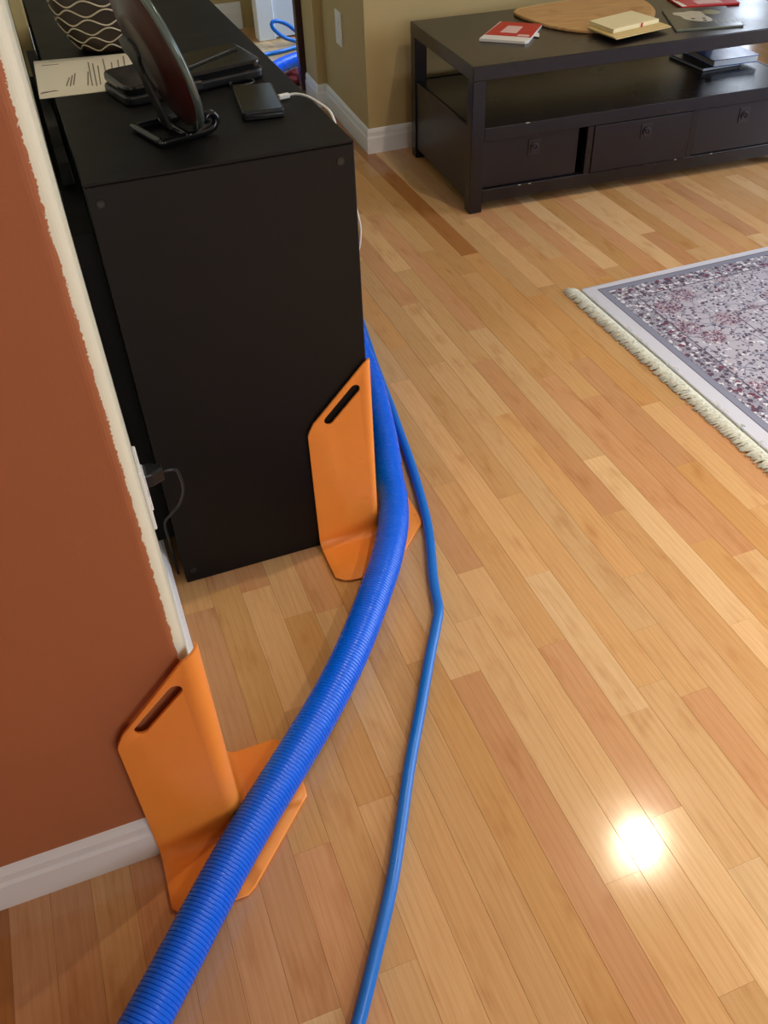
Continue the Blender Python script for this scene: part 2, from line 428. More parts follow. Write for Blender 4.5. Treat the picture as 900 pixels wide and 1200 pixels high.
# dark red wooden door standing open at the end of the passage wall
d2 = struct(bpy.data.objects.new('door_2', None)); COL.objects.link(d2); d2.location = (1.104, 4.056, 0)
box('door_leaf', 0.0, .76, .0, .038, .01, 2.05, 'red_wood', d2, .002)

# ------------------------------------------------------------------ black shelf cabinet
cab = thing('shelf_cabinet', 'long black-brown shelf cabinet with plain end panel, standing along the cream wall', 'cabinet', (CAB_X0, CAB_Y0, 0))
cw, cl, ch, ct = .39, 1.49, CAB_H, .05
box('top_panel', -.0, cw, 0.0, cl, ch-.004, ch, 'black_cab', cab, .0012)
box('top_panel', .001, cw-.001, ct, cl-ct, ch-ct, ch-.0042, 'black_cab', cab)
box('bottom_panel', .001, cw-.001, ct, cl-ct, 0, ct, 'black_cab', cab)
for y in (0, cl-ct): box('end_panel', 0, cw, y, y+ct, 0, ch-.0045, 'black_cab', cab, .0015)
box('shelf', .002, cw-.002, ct, cl-ct, .383, .399, 'black_cab', cab)
for k in range(1, 4): box('divider', .003, cw-.003, ct+(cl-2*ct)*k/4-.008, ct+(cl-2*ct)*k/4+.008, ct, ch-ct, 'black_cab', cab)
def disc(name, c, r, t, mat, parent, axis='y', seg=20):
    bm = bmesh.new(); bmesh.ops.create_cone(bm, cap_ends=True, segments=seg, radius1=r, radius2=r*.9, depth=t)
    m = Matrix.Rotation(math.pi/2, 4, 'X') if axis == 'y' else (Matrix.Rotation(math.pi/2, 4, 'Y') if axis == 'x' else Matrix())
    bmesh.ops.transform(bm, matrix=Matrix.Translation(c) @ m, verts=bm.verts); return from_bm(name, bm, mat, parent)
for x, z in ((.0166, .754), (.3676, .756), (.0166, .029), (.3676, .029)):
    s = disc('screw_cap', (x, -.0006, z), .0065, .0012, 'black_plastic', cab)
    disc('cap_rim', (x, -.0012, z), .0035, .001, 'grey_metal', s)

# black filler added to darken the slot between cabinet and wall; cloth above it
tag(box('slot_dark_filler', WX+.0006, CAB_X0-.0006, 1.30, 2.15, .0915, .70, 'slot_black', None, .0005), 'narrow black filler added to darken the slot between shelf cabinet and wall', 'board')
bm = bmesh.new()
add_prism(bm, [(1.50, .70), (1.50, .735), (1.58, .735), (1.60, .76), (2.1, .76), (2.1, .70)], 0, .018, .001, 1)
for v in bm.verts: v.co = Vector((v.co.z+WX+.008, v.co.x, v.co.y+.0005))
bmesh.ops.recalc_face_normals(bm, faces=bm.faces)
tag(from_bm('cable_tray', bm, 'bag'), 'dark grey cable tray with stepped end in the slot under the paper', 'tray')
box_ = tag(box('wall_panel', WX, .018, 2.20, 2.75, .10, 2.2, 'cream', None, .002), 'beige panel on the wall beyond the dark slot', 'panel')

# ------------------------------------------------------------------ orange hose guards
def make_guard(name, label, loc, xo, W_, rc):
    g = thing(name, label, 'hose guard', loc, 0, 'orange corner guards')
    rf = .018; zb = .0075; t = .0045
    zt = lambda s: .297+(.118)*min(1, max(0, 1-s/(W_-.004)))    # s: distance from the corner
    xc = xo-rc; bm = bmesh.new()
    stations = []                                                # (px, py, nx, ny, top)
    for i in range(9): x = -W_-.0+ (xc+W_)*i/8; stations.append((x, -xo, 0, -1))
    for i in range(1, 16):
        a = math.radians(-90+90*i/16); stations.append((xc+rc*math.cos(a), -xc-0+rc*math.sin(a) if False else (-xo+rc)+rc*math.sin(a), math.cos(a), math.sin(a)))
    for i in range(9): y = (-xo+rc)+(W_-(-xo+rc))*i/8; stations.append((xo, y, 1, 0))
    ns = len(stations)
    def outer(px, py, nx, ny):
        c = []
        if ny < -1e-6: c.append((-.122-py)/ny)
        if nx > 1e-6: c.append(((.116 if rc > .02 else .098)-px)/nx)
        if nx-ny > 1e-6: c.append((.118-(px-py))/(nx-ny))
        return min(x for x in c if x > 0)
    nf = 6; rows = []
    for i, (px, py, nx, ny) in enumerate(stations):
        e = outer(px, py, nx, ny); end = min(i, ns-1-i)
        e -= (.020, .006, .0015, 0)[min(end, 3)]
        col = []
        for k in range(nf+1):
            th = math.pi/2*k/nf; d_ = rf*(1-math.cos(th)); z = zb+rf*(1-math.sin(th)); col.append((px+nx*d_, py+ny*d_, z))
        col.append((px+nx*(rf+(e-rf)*.5), py+ny*(rf+(e-rf)*.5), zb)); col.append((px+nx*(e-.003), py+ny*(e-.003), zb)); col.append((px+nx*e, py+ny*e, zb-.0022))
        rows.append([bm.verts.new(c) for c in col])
    for i in range(ns-1):
        for k in range(len(rows[0])-1):
            bm.faces.new((rows[i][k], rows[i][k+1], rows[i+1][k+1], rows[i+1][k]))
    top = []
    z0 = zb+rf
    # corner column: ruled strips up to the top edge
    tops = {}
    for i in range(8, 8+17):
        px, py = stations[i][:2]; tops[i] = bm.verts.new((px, py, .406+.003*math.sin(math.pi*(i-8)/16)))
    for i in range(8, 24): bm.faces.new((rows[i][0], rows[i+1][0], tops[i+1], tops[i]))
    # two flat wings with the hand slot
    def wing(idx, fn, corner_top):
        base = [rows[i][0] for i in idx]                           # from free end to the corner
        zr = lambda x: .290+.116*(x+W_)/(W_+xc)
        outl = [bm.verts.new(fn(-W_, .280)), bm.verts.new(fn(-W_+.003, .2885)), bm.verts.new(fn(-W_+.012, zr(-W_+.012)+.002)), bm.verts.new(fn(-.06, zr(-.06)+.001))]
        loop = base+[corner_top]+outl[::-1]
        edges = []
        for a, b in zip(loop, loop[1:]+loop[:1]):
            e = bm.edges.get((a, b)) or bm.edges.new((a, b)); edges.append(e)
        p0 = Vector((-.078, .306)); p1 = Vector((-.026, .358)); dv = (p1-p0).normalized(); nv = Vector((-dv.y, dv.x)); r = .0095; sl = []
        for k in range(9): a = math.pi*k/8; sl.append(p1+(nv*math.cos(a)+dv*math.sin(a))*r)
        for k in range(9): a = math.pi*k/8; sl.append(p0+(-nv*math.cos(a)-dv*math.sin(a))*r)
        sv = [bm.verts.new(fn(q.x, q.y)) for q in sl]
        for a, b in zip(sv, sv[1:]+sv[:1]): edges.append(bm.edges.new((a, b)))
        bmesh.ops.triangle_fill(bm, edges=edges, use_beauty=True)
    wing(list(range(0, 9)), lambda x, z: (x, -xo, z), tops[8])
    wing(list(range(ns-1, ns-10, -1)), lambda x, z: (xo, -x, z), tops[24])
    bmesh.ops.recalc_face_normals(bm, faces=bm.faces)
    bm.faces.ensure_lookup_table(); bm.normal_update()
    ref = max(bm.faces, key=lambda f: -f.normal.y*1 if abs(f.calc_center_median().y+xo) < 1e-4 else -9)
    probe = [f for f in bm.faces if abs(f.calc_center_median().y+xo) < 1e-4][0]
    if probe.normal.y > 0: bmesh.ops.reverse_faces(bm, faces=bm.faces)
    o = from_bm('guard_shell', bm, 'orange', g, True)
    s = o.modifiers.new('thickness', 'SOLIDIFY'); s.thickness = t; s.offset = -1
    bv = o.modifiers.new('edge', 'BEVEL'); bv.width = .0011; bv.segments = 2; bv.limit_method = 'ANGLE'; bv.angle_limit = math.radians(50)
    try: o.data.set_sharp_from_angle(angle=math.radians(40))
    except Exception: pass
    return g
make_guard('hose_guard', 'orange plastic corner guard with hand slot on the corner of the orange wall', (WX, WY, 0), .0155, .114, .024)
make_guard('hose_guard', 'orange plastic corner guard with hand slot on the corner of the black cabinet', (CAB_X1, CAB_Y0, 0), .0085, .120, .0155)

# ------------------------------------------------------------------ blue vacuum hose and thin hose
HR = .0310
hp = [(-.36, .31), (-.27, .395), (-.178, .488), (-.018, .665), (.162, .842), (.262, .955), (.358, 1.085), (.404, 1.156), (.4435, 1.230), (.470, 1.303), (.486, 1.368), (.511, 1.45), (.534, 1.54), (.570, 1.70), (.590, 1.83), (.604, 1.914), (.635, 2.08), (.70, 2.5), (.80, 3.1), (.89, 3.6), (.95, 4.0), (1.02, 4.28), (1.15, 4.42), (1.32, 4.48), (1.6, 4.5)]
fine = catmull([(x, y, HR+.0085) for x, y in hp], .02)
def ribbed(pts, R, pitch, seg=26):
    """rings with narrow grooves between them; the groove edges stay crisp"""
    ax = resample(pts, pitch/10); n = len(ax)//10-1; V = []; F = []
    T = [(ax[min(i+2, len(ax)-1)]-ax[max(i-2, 0)]).normalized() for i in range(len(ax))]
    N = Vector((0, 0, 1)); fr = []
    for t_ in T: N = (N-t_*N.dot(t_)).normalized(); fr.append((N.copy(), t_.cross(N)))
    cs = [(math.cos(2*math.pi*k/seg), math.sin(2*math.pi*k/seg)) for k in range(seg)]
    def ring(i, r):
        a, b = fr[i]; s0 = len(V); V.extend(ax[i]+(a*c+b*s_)*r for c, s_ in cs); return s0
    def join(a, b):
        for k in range(seg): j = (k+1) % seg; F.append((a+k, a+j, b+j, b+k))
    for q in range(n):
        i = q*10; a = ring(i, R-.0004); b = ring(i+4, R); c = ring(i+8, R-.0004); join(a, b); join(b, c)
        d0 = ring(i+8, R-.0004); e = ring(i+9, R-.0030); f_ = ring(i+10, R-.0004); join(d0, e); join(e, f_)
    F.append(tuple(range(seg))[::-1]); F.append(tuple(len(V)-seg+k for k in range(seg)))
    return V, F
v, f = ribbed(fine, HR, .0061)
tag(pyd('vacuum_hose', v, f, 'blue_hose', None, True), 'thick ribbed blue vacuum hose curving across the wooden floor past both orange guards', 'hose')
cp = [(-.02, .29), (.03, .345), (.073, .401), (.122, .471), (.175, .55), (.221, .629), (.271, .718), (.331, .816), (.387, .909), (.424, .968), (.445, 1.005), (.4575, 1.05), (.469, 1.087), (.497, 1.166), (.516, 1.226), (.532, 1.290), (.550, 1.374), (.567, 1.464), (.583, 1.561), (.598, 1.649), (.612, 1.742), (.632, 1.865), (.646, 1.94), (.664, 2.04), (.705, 2.25), (.735, 2.40)]
pts = [(x, y, .0100) for x, y in cp]
pts += [(.750, 2.48, .045), (.742, 2.58, .082), (.722, 2.68, .090), (.690, 2.80, .084), (.672, 2.90, .04), (.668, 3.02, .0100), (.72, 3.4, .0100), (.80, 3.9, .0100), (.93, 4.5, .0100), (1.0, 4.64, .0100), (1.107, 4.702, .0100), (1.197, 4.722, .0100), (1.308, 4.766, .0100), (1.40, 4.80, .0100), (1.45, 4.84, .010), (1.43, 4.86, .022),
        (1.337, 4.86, .044), (1.307, 4.86, .067), (1.274, 4.86, .094), (1.232, 4.855, .114), (1.196, 4.85, .115), (1.193, 4.845, .092), (1.229, 4.84, .054), (1.271, 4.84, .030), (1.34, 4.84, .0100), (1.50, 4.78, .0100), (1.8, 4.70, .0100)]
tube('solution_hose', pts, .0095, 'blue_cord', None, 14, .008)
tag(bpy.data.objects['solution_hose'], 'thin smooth blue hose lying beside the thick ribbed hose on the floor', 'hose')
# red cloth at the passage end
bm = bmesh.new(); bmesh.ops.create_uvsphere(bm, u_segments=24, v_segments=14, radius=1)
for q in bm.verts:
    n = 1+.18*math.sin(q.co.x*9+q.co.y*7)+.1*math.sin(q.co.y*17+q.co.z*11)
    q.co = Vector((q.co.x*.055*n, q.co.y*.07*n, max(0, q.co.z*.028*n+.02)))
o = from_bm('cloth', bm, 'red_cloth', None, True); o.location = (1.135, 4.235, .0005)
tag(o, 'crumpled dark red cloth on the floor at the end of the passage wall', 'cloth')

# ------------------------------------------------------------------ outlet, plug, switch
ou = thing('wall_outlet', 'white outlet plate low on the cream wall in front of the cabinet', 'outlet', (WX, 1.10, .38))
box('cover_plate', 0, .006, -.035, .035, -.057, .057, 'white_plastic', ou, .002, 2)
for z in (-.02, .02): box('socket', .0055, .0085, -.017, .017, z-.014, z+.014, 'white_plastic', ou, .0015)
pl = thing('power_plug', 'black plug with thin cord in the white wall outlet', 'plug', (0, 0, 0))
bm = bmesh.new(); add_prism(bm, [(WX+.0085, -.016), (WX+.018, -.015), (WX+.036, -.006), (WX+.036, .006), (WX+.018, .015), (WX+.0085, .016)], .390, .414, .003, 2)
for q in bm.verts: q.co.y += 1.10
from_bm('plug_body', bm, 'black_plastic', pl)
tube('cord', [(WX+.033, 1.10, .402), (.040, 1.105, .398), (.051, 1.13, .372), (.0545, 1.17, .304), (.044, 1.20, .250), (.026, 1.22, .215), (.012, 1.24, .180), (.012, 1.27, .10), (.013, 1.29, .004)], .0025, 'black_rubber', pl, 8, .008)
sw = thing('light_switch', 'white light switch plate on the shaded passage wall', 'switch', (1.1448, 3.585, .36), math.radians(-2.85))
box('cover_plate', -.006, 0, -.04, .04, -.06, .06, 'white_plastic', sw, .002, 2)
box('rocker', -.009, -.005, -.016, .016, -.033, .033, 'white_plastic', sw, .001)

# ------------------------------------------------------------------ things on the cabinet
ZT = CAB_H
pa = thing('paper_sheet', 'white printed paper sheet lying across the cabinet top under the black device', 'paper', (0, 0, ZT+.0002))
prism('sheet', [(.008, 1.918), (.0005, 1.678), (.150, 1.665), (.190, 1.885)], 0, .0006, 'paper', pa)
bm = bmesh.new()
def line(bm, a, b, w_, z0=.0006, z1=.0009):
    a = Vector(a); b = Vector(b); d_ = (b-a).normalized(); n_ = Vector((-d_.y, d_.x))*w_/2
    add_prism(bm, [tuple(a-n_), tuple(b-n_), tuple(b+n_), tuple(a+n_)], z0, z1)
for x, a, b in ((.085, 1.715, 1.80), (.092, 1.71, 1.86), (.099, 1.705, 1.85), (.106, 1.71, 1.83), (.120, 1.72, 1.87), (.132, 1.74, 1.84), (.145, 1.75, 1.85), (.158, 1.77, 1.87), (.05, 1.73, 1.78), (.056, 1.725, 1.79), (.062, 1.73, 1.80)): line(bm, (x, a), (x+.01, b), .0022)
for a, b in (((.004, 1.705), (.03, 1.712)), ((.006, 1.712), (.034, 1.709)), ((.02, 1.88), (.05, 1.875))): line(bm, a, b, .003)
from_bm('print_lines', bm, 'ink', pa)

va = thing('vase', 'dark brown vase with pale wavy lines standing on the black cabinet', 'vase', (.152, 1.955, ZT+.0003))
vr = [(.001, 0), (.046, 0), (.056, .006), (.072, .028), (.084, .055), (.090, .085), (.092, .115), (.086, .150), (.070, .185), (.055, .205), (.052, .222), (.058, .235), (.054, .236), (.047, .222), (.048, .20), (.001, .15)]
lathe('body', vr, 'vase', va, 56)
def vrad(z):
    pr = vr[1:12]
    for (r0, z0), (r1, z1) in zip(pr, pr[1:]):
        if z0 <= z <= z1: return r0+(r1-r0)*(z-z0)/(z1-z0+1e-9)
    return pr[-1][0]
for i in range(11):
    z0 = .013+.0158*i; P = []
    for k in range(113):
        a = 2*math.pi*k/112; z = z0+.0056*math.cos(8*a+math.pi*(i % 2))
        r = vrad(max(z, .004))+.0004; P.append(Vector((r*math.cos(a), r*math.sin(a), z)))
    v, f = tube_mesh(P, .0014, 6, False); pyd('wave_line', v, f, 'vase_line', va, True)

pd = thing('display_plate', 'dark red lacquer plate with grey rim, seen from behind on an easel stand', 'plate', (.174, 1.390, ZT+.009))
bm_prof = [(.001, .000), (.060, .000), (.066, -.004), (.072, .000), (.105, .006), (.128, .014), (.131, .018), (.128, .022), (.100, .014), (.060, .008), (.001, .007)]
pp = lathe('dish', bm_prof, 'red_wood', pd, 64)
rm = lathe('rim', [(.1245, .0125), (.1315, .0140), (.1335, .0185), (.1310, .0232), (.1245, .0215)], 'rim', pd, 64)
# lathe axis -> plate normal: facing the room (+x), leaning back to the wall, turned a little
tilt = Matrix.Rotation(math.radians(11), 4, 'Z') @ Matrix.Rotation(math.radians(90-17), 4, 'Y')
for o in (pp, rm): o.data.transform(Matrix.Translation((-.020, 0, .108)) @ tilt @ Matrix.Scale(.88, 4))
es = thing('easel_stand', 'small black easel stand with curled feet holding the red plate', 'stand', (.190, 1.415, ZT+.0003))
er = es; er.rotation_euler = (0, 0, math.radians(17))
for y in (-.045, .045):
    tube('foot', [(-.055, y, .006), (-.02, y, .006), (.016, y, .006), (.032, y, .010), (.038, y, .021), (.030, y, .030), (.022, y, .026), (.023, y, .019)], .0060, 'black_gloss', es, 10, .004)
tube('cross_bar', [(-.012, -.05, .0066), (-.012, .05, .0066)], .0060, 'black_gloss', es, 10, .01)
tube('cross_bar', [(-.055, -.050, .0066), (-.055, .050, .0066)], .0060, 'black_gloss', es, 10, .01)
st_ = prism('back_strut', [(-.013, .0), (.013, .0), (.012, .04), (.009, .085), (.016, .105), (.026, .112), (.024, .128), (.010, .135), (-.010, .135), (-.022, .128), (-.022, .112), (-.013, .10), (-.009, .085), (-.012, .04)], 0, .006, 'grey_metal', es, .0015)
st_.data.transform(Matrix.Translation((-.024, 0, .010)) @ Matrix.Rotation(math.radians(-16.5), 4, 'Y') @ Matrix.Rotation(math.radians(90), 4, 'Z') @ Matrix.Rotation(math.radians(90), 4, 'X'))
dv = thing('black_device', 'black slab-shaped electronic device lying behind the red plate', 'device', (.245, 1.64, ZT+.0008), math.radians(14))
prism('lower_case', rrect(-.13, .125, -.055, .06, .018), 0, .016, 'black_plastic', dv, .004)
lid = prism('lid', rrect(-.128, .123, -.05, .058, .018), 0, .014, 'black_gloss', dv, .004)
lid.data.transform(Matrix.Translation((0, 0, .0175)) @ Matrix.Rotation(math.radians(3), 4, 'X'))
box('hinge', -.03, .0, -.064, -.050, .006, .020, 'grey_metal', dv, .002)
tube('hinge_ridge', [(-.02, -.030, .0325), (.11, .02, .0355)], .0016, 'grey_metal', dv, 8, .02)
tube('strap_ring', [(.07+.022*math.cos(a), -.066+.016*math.sin(a), .004) for a in [k*math.pi/8 for k in range(16)]], .0018, 'grey_metal', dv, 8, .006)

ph = thing('phone_charger', 'small black charger box with the white cable on the cabinet top', 'charger', (.327, 1.478, ZT+.0003), math.radians(-7))
prism('case', rrect(-.033, .033, -.072, .070, .006), 0, .013, 'black_plastic', ph, .0022)
prism('glass_face', rrect(-.030, .030, -.067, .066, .004), .0125, .0134, 'black_gloss', ph)
tube('edge_trim', [(-.029, -.0715, .006), (.029, -.0715, .006)], .0018, 'grey_metal', ph, 8, .02)
wc = thing('charging_cable', 'white charging cable with plug running over the cabinet edge from the black charger', 'cable', (0, 0, 0))
bm = bmesh.new(); add_box(bm, 0, .019, -.0045, .0045, -.0035, .0035, .0015, 2)
bmesh.ops.transform(bm, matrix=Matrix.Translation((.3625, 1.482, ZT+.0065)) @ Matrix.Rotation(math.radians(8), 4, 'Z'), verts=bm.verts)
from_bm('cable_plug', bm, 'white_plastic', wc)
tube('cord', [(.381, 1.4848, ZT+.0065), (.392, 1.482, ZT+.0075), (.404, 1.462, ZT+.008), (.413, 1.42, ZT+.007), (.4185, 1.38, ZT+.003), (.421, 1.362, ZT-.02), (.424, 1.345, .72), (.438, 1.345, .65), (.4465, 1.35, .605), (.440, 1.35, .565), (.424, 1.36, .53), (.421, 1.42, .45), (.419, 1.5, .3), (.419, 1.55, .06), (.421, 1.57, .004)], .0021, 'white_cable', wc, 8, .006)

# ------------------------------------------------------------------ low table
TR = math.radians(-3.3); TL_, TD, TH = 1.23, .59, .455
tb = thing('coffee_table', 'low dark espresso wooden table with open shelf and three front panels', 'table', (1.234, 2.577, 0), TR)
box('table_top', 0, TL_, 0, TD, .412, TH, 'espresso', tb, .003, 2)
pw = .046
for x in (0, TL_-pw):
    for y in (0, TD-pw): box('leg', x+.001, x+pw, y+.001, y+pw-.001, .0005, .412, 'espresso', tb, .002)
box('shelf', pw*.3, TL_-pw*.3, .012, TD-.012, .250, .268, 'espresso', tb, .001)
box('front_rail', pw, TL_-pw, .003, .03, .228, .270, 'espresso', tb, .0015)
box('bottom_rail', pw, TL_-pw, .003, .03, .032, .074, 'espresso', tb, .0015)
box('back_rail', pw, TL_-pw, TD-.03, TD-.003, .032, .268, 'espresso', tb, .0015)
box('base_board', pw*.5, TL_-pw*.5, .02, TD-.02, .045, .058, 'espresso', tb)
for x in (.006, TL_-.02):
    box('side_panel', x, x+.014, pw, TD-pw, .035, .268, 'espresso_panel', tb, .001)
for x in (.411, .797): box('front_post', x, x+.022, .004, .03, .074, .228, 'espresso', tb, .001)
def front_panel(x0, x1, y, hx):
    p_ = box('front_panel', x0, x1, y, y+.016, .0755, .2265, 'espresso_panel', tb, .0012)
    h_ = box('handle_plate', hx-.020, hx+.020, y-.0025, y, .162, .212, 'iron', p_, .001)
    tube('ring', [(hx+.011*math.sin(a), y-.0055, .187+.011*math.cos(a)) for a in [k*math.pi/8 for k in range(17)]], .0022, 'iron', h_, 8, .004)
    disc('knob', (hx, y-.005, .190), .006, .006, 'iron', h_, 'y', 14)
front_panel(.048, .385, .016, .226)
front_panel(.435, .795, .001, .625)
front_panel(.822, 1.182, .010, 1.005)
bm = bmesh.new()
for x, z in ((.19, .2705), (.195, .2703), (.178, .074), (.215, .0735), (.9, .0745), (.76, .074)):
    add_box(bm, x-.004, x+.004, .0022, .0032, z-.0018, z-.0002)
from_bm('chipped_edge_marks', bm, 'paper', tb)['kind'] = 'stuff'

def on_table(name, label, cat, loc, rz, group=None, z=TH):
    m = Matrix.Translation((1.234, 2.577, 0)) @ Matrix.Rotation(TR, 4, 'Z')
    p_ = m @ Vector((loc[0], loc[1], z+.0004)); return thing(name, label, cat, p_, TR+rz, group)
a = math.atan2(-.095, .118)
en = on_table('envelope', 'white envelope with a red printed front lying at the bare end of the low table', 'envelope', (.252, .288), a)
prism('envelope_body', [(-.080, -.112), (.070, -.112), (.079, -.10), (.072, .100), (-.072, .105)], 0, .009, 'white_card', en, .001)
prism('red_print', [(-.076, -.066), (.077, -.066), (.073, .100), (-.066, .103)], .009, .0096, 'red_print', en)
prism('window_print', [(-.035, -.030), (.020, -.030), (.020, .055), (-.030, .055)], .0096, .0100, 'pink_print', en)
prism('stamp_print', [(.030, -.060), (.068, -.060), (.067, -.040), (.030, -.040)], .0096, .0100, 'pink_print', en)
prism('torn_flap', [(.070, -.02), (.095, -.03), (.087, .01), (.072, .03)], .002, .003, 'white_card', en)
# heart-shaped wooden board
t = NT('pale wood board'); v_ = t.obj(); mp = t.n('ShaderNodeMapping'); mp.inputs['Scale'].default_value = (4, 40, 4); mp.inputs['Rotation'].default_value = (0, 0, .5); t.l(v_, mp.inputs[0])
g1 = t.noise(mp.outputs[0], 2, 4, .6); g2 = t.noise(v_, 9, 3)
cc = t.mix(t.step(g1, .3, .7), srgb(206, 164, 110), srgb(184, 138, 86)); cc = t.mix(t.step(g2, .55, .8), cc, srgb(168, 120, 72))
t.l(cc, t.b.inputs['Base Color']); t.b.inputs['Roughness'].default_value = .45; M['board_wood'] = t.m
bd = on_table('wooden_board', 'pale wooden board with rounded pointed outline on the low table', 'board', (.58, .39), 0)
bp = [(.352, .44), (.350, .50), (.372, .540), (.42, .558), (.50, .570), (.60, .578), (.70, .575), (.79, .55), (.83, .48), (.815, .38), (.782, .300), (.735, .245), (.66, .195), (.58, .168), (.50, .172), (.44, .21), (.385, .30)]
bp = [(q.x, q.y) for q in catmull([(x-.58, y-.39, 0) for x, y in bp]+[(bp[0][0]-.58, bp[0][1]-.39, 0)], .02)[:-1]]
prism('board_body', bp, 0, .010, 'board_wood', bd, .003)
inner = [(x*.955, y*.955) for x, y in bp]
v, f = tube_mesh([Vector((x, y, .0098)) for x, y in inner+[inner[0]]], .0011, 6, False)
pyd('engraved_border', v, f, 'folder', bd, True)
fo = on_table('folder', 'manila folder under the cream notepad at the front edge of the low table', 'folder', (.595, .156), 0, None, TH+.0150)
prism('folder_cover', [(-.125, .039), (-.105, -.105), (.120, -.050), (.098, .118)], 0, .0022, 'folder', fo, .0006)
prism('folder_back', [(-.122, .034), (-.100, -.112), (.126, -.056), (.104, .112)], -.004, -.0004, 'folder', fo, .0006)
no = on_table('notepad', 'cream notepad with a red mark on its spine lying on the manila folder', 'notepad', (.595, .160), 0, None, TH+.0178)
prism('pages', [(-.108, .052), (-.088, -.072), (.102, -.020), (.074, .108)], 0, .012, 'notepad', no, .001)
prism('cover_sheet', [(-.109, .053), (-.092, -.070), (.100, -.018), (.075, .109)], .0121, .0127, 'notepad', no)
prism('red_mark', [(.026, -.0435), (.032, -.042), (.032, -.0405), (.026, -.042)], 0.0, .0128, 'red_print', no)
ma = on_table('magazine', 'dark magazine with a pale printed face on its cover on the low table', 'magazine', (.890, .190), 0)
mq = [(-.060, .150), (-.155, -.098), (.068, -.135), (.155, .095)]
prism('pages', [(x*.985, y*.985) for x, y in mq], 0, .004, 'pages', ma)
prism('cover', mq, .0041, .0050, 'mag_dark', ma)
prism('spine_edge', [(-.155, -.098), (-.154, -.102), (.068, -.139), (.068, -.135)], 0, .0049, 'mag_text', ma)
blob = [(-.055, .04), (-.06, -.005), (-.03, -.045), (.0, -.055), (.02, -.03), (.025, .02), (.04, .06), (.01, .085), (-.02, .08), (-.05, .09), (-.065, .07)]
bl = [(q.x, q.y) for q in catmull([(x, y, 0) for x, y in blob+blob[:1]], .01)[:-1]]
prism('printed_face', bl, .0050, .0053, 'mag_pale', ma)
for x, y in ((-.035, -.005), (.0, -.015), (-.012, -.04)):
    prism('printed_spot', [(x+.007*math.cos(k*math.pi/5), y+.007*math.sin(k*math.pi/5)) for k in range(10)], .0053, .0055, 'mag_dark', ma)
prism('printed_flower', [(.065+(.030+.006*math.sin(5*k))*math.cos(k*math.pi/8), .045+.030*math.sin(k*math.pi/8)) for k in range(16)], .0050, .0053, 'mag_yellow', ma)
bm = bmesh.new()
for i in range(4):
    for j in range(6): x = .0+.018*j+.004*i; y = -.088+.012*i-.0035*j; add_prism(bm, [(x, y), (x+.012, y-.002), (x+.012, y+.003), (x, y+.005)], .0050, .0052)
from_bm('cover_text', bm, 'mag_text', ma)
r2 = on_table('red_packet', 'flat red packet with white label lying behind the dark magazine', 'packet', (1.02, .385), math.radians(-10))
prism('packet_body', rrect(-.105, .105, -.070, .075, .004), 0, .006, 'red_print', r2, .001)
prism('white_label', [(-.040, -.050), (.050, -.050), (.050, .0), (-.040, .0)], .0060, .0064, 'pink_print', r2)
prism('white_edge', [(-.104, -.068), (-.085, -.068), (-.090, .0), (-.104, .03)], .0060, .0064, 'white_card', r2)
bk = on_table('book', 'dark navy book lying under the blue book on the table shelf', 'book', (1.04, .34), math.radians(4), None, .268)
prism('cover', rrect(-.075, .085, -.095, .11, .003), 0, .002, 'book_dark', bk); prism('pages', rrect(-.073, .083, -.092, .108, .003), .002, .010, 'pages', bk); prism('cover', rrect(-.075, .085, -.095, .11, .003), .010, .012, 'book_dark', bk)
b2 = on_table('book', 'blue hardback book with white page edges on the navy book on the table shelf', 'book', (1.095, .335), math.radians(-1), None, .2805)
prism('cover', rrect(-.090, .092, -.105, .105, .003), 0, .0022, 'book_blue', b2); prism('pages', rrect(-.086, .090, -.103, .102, .003), .0022, .021, 'pages', b2); prism('cover', rrect(-.090, .092, -.105, .105, .003), .021, .0232, 'book_blue', b2)

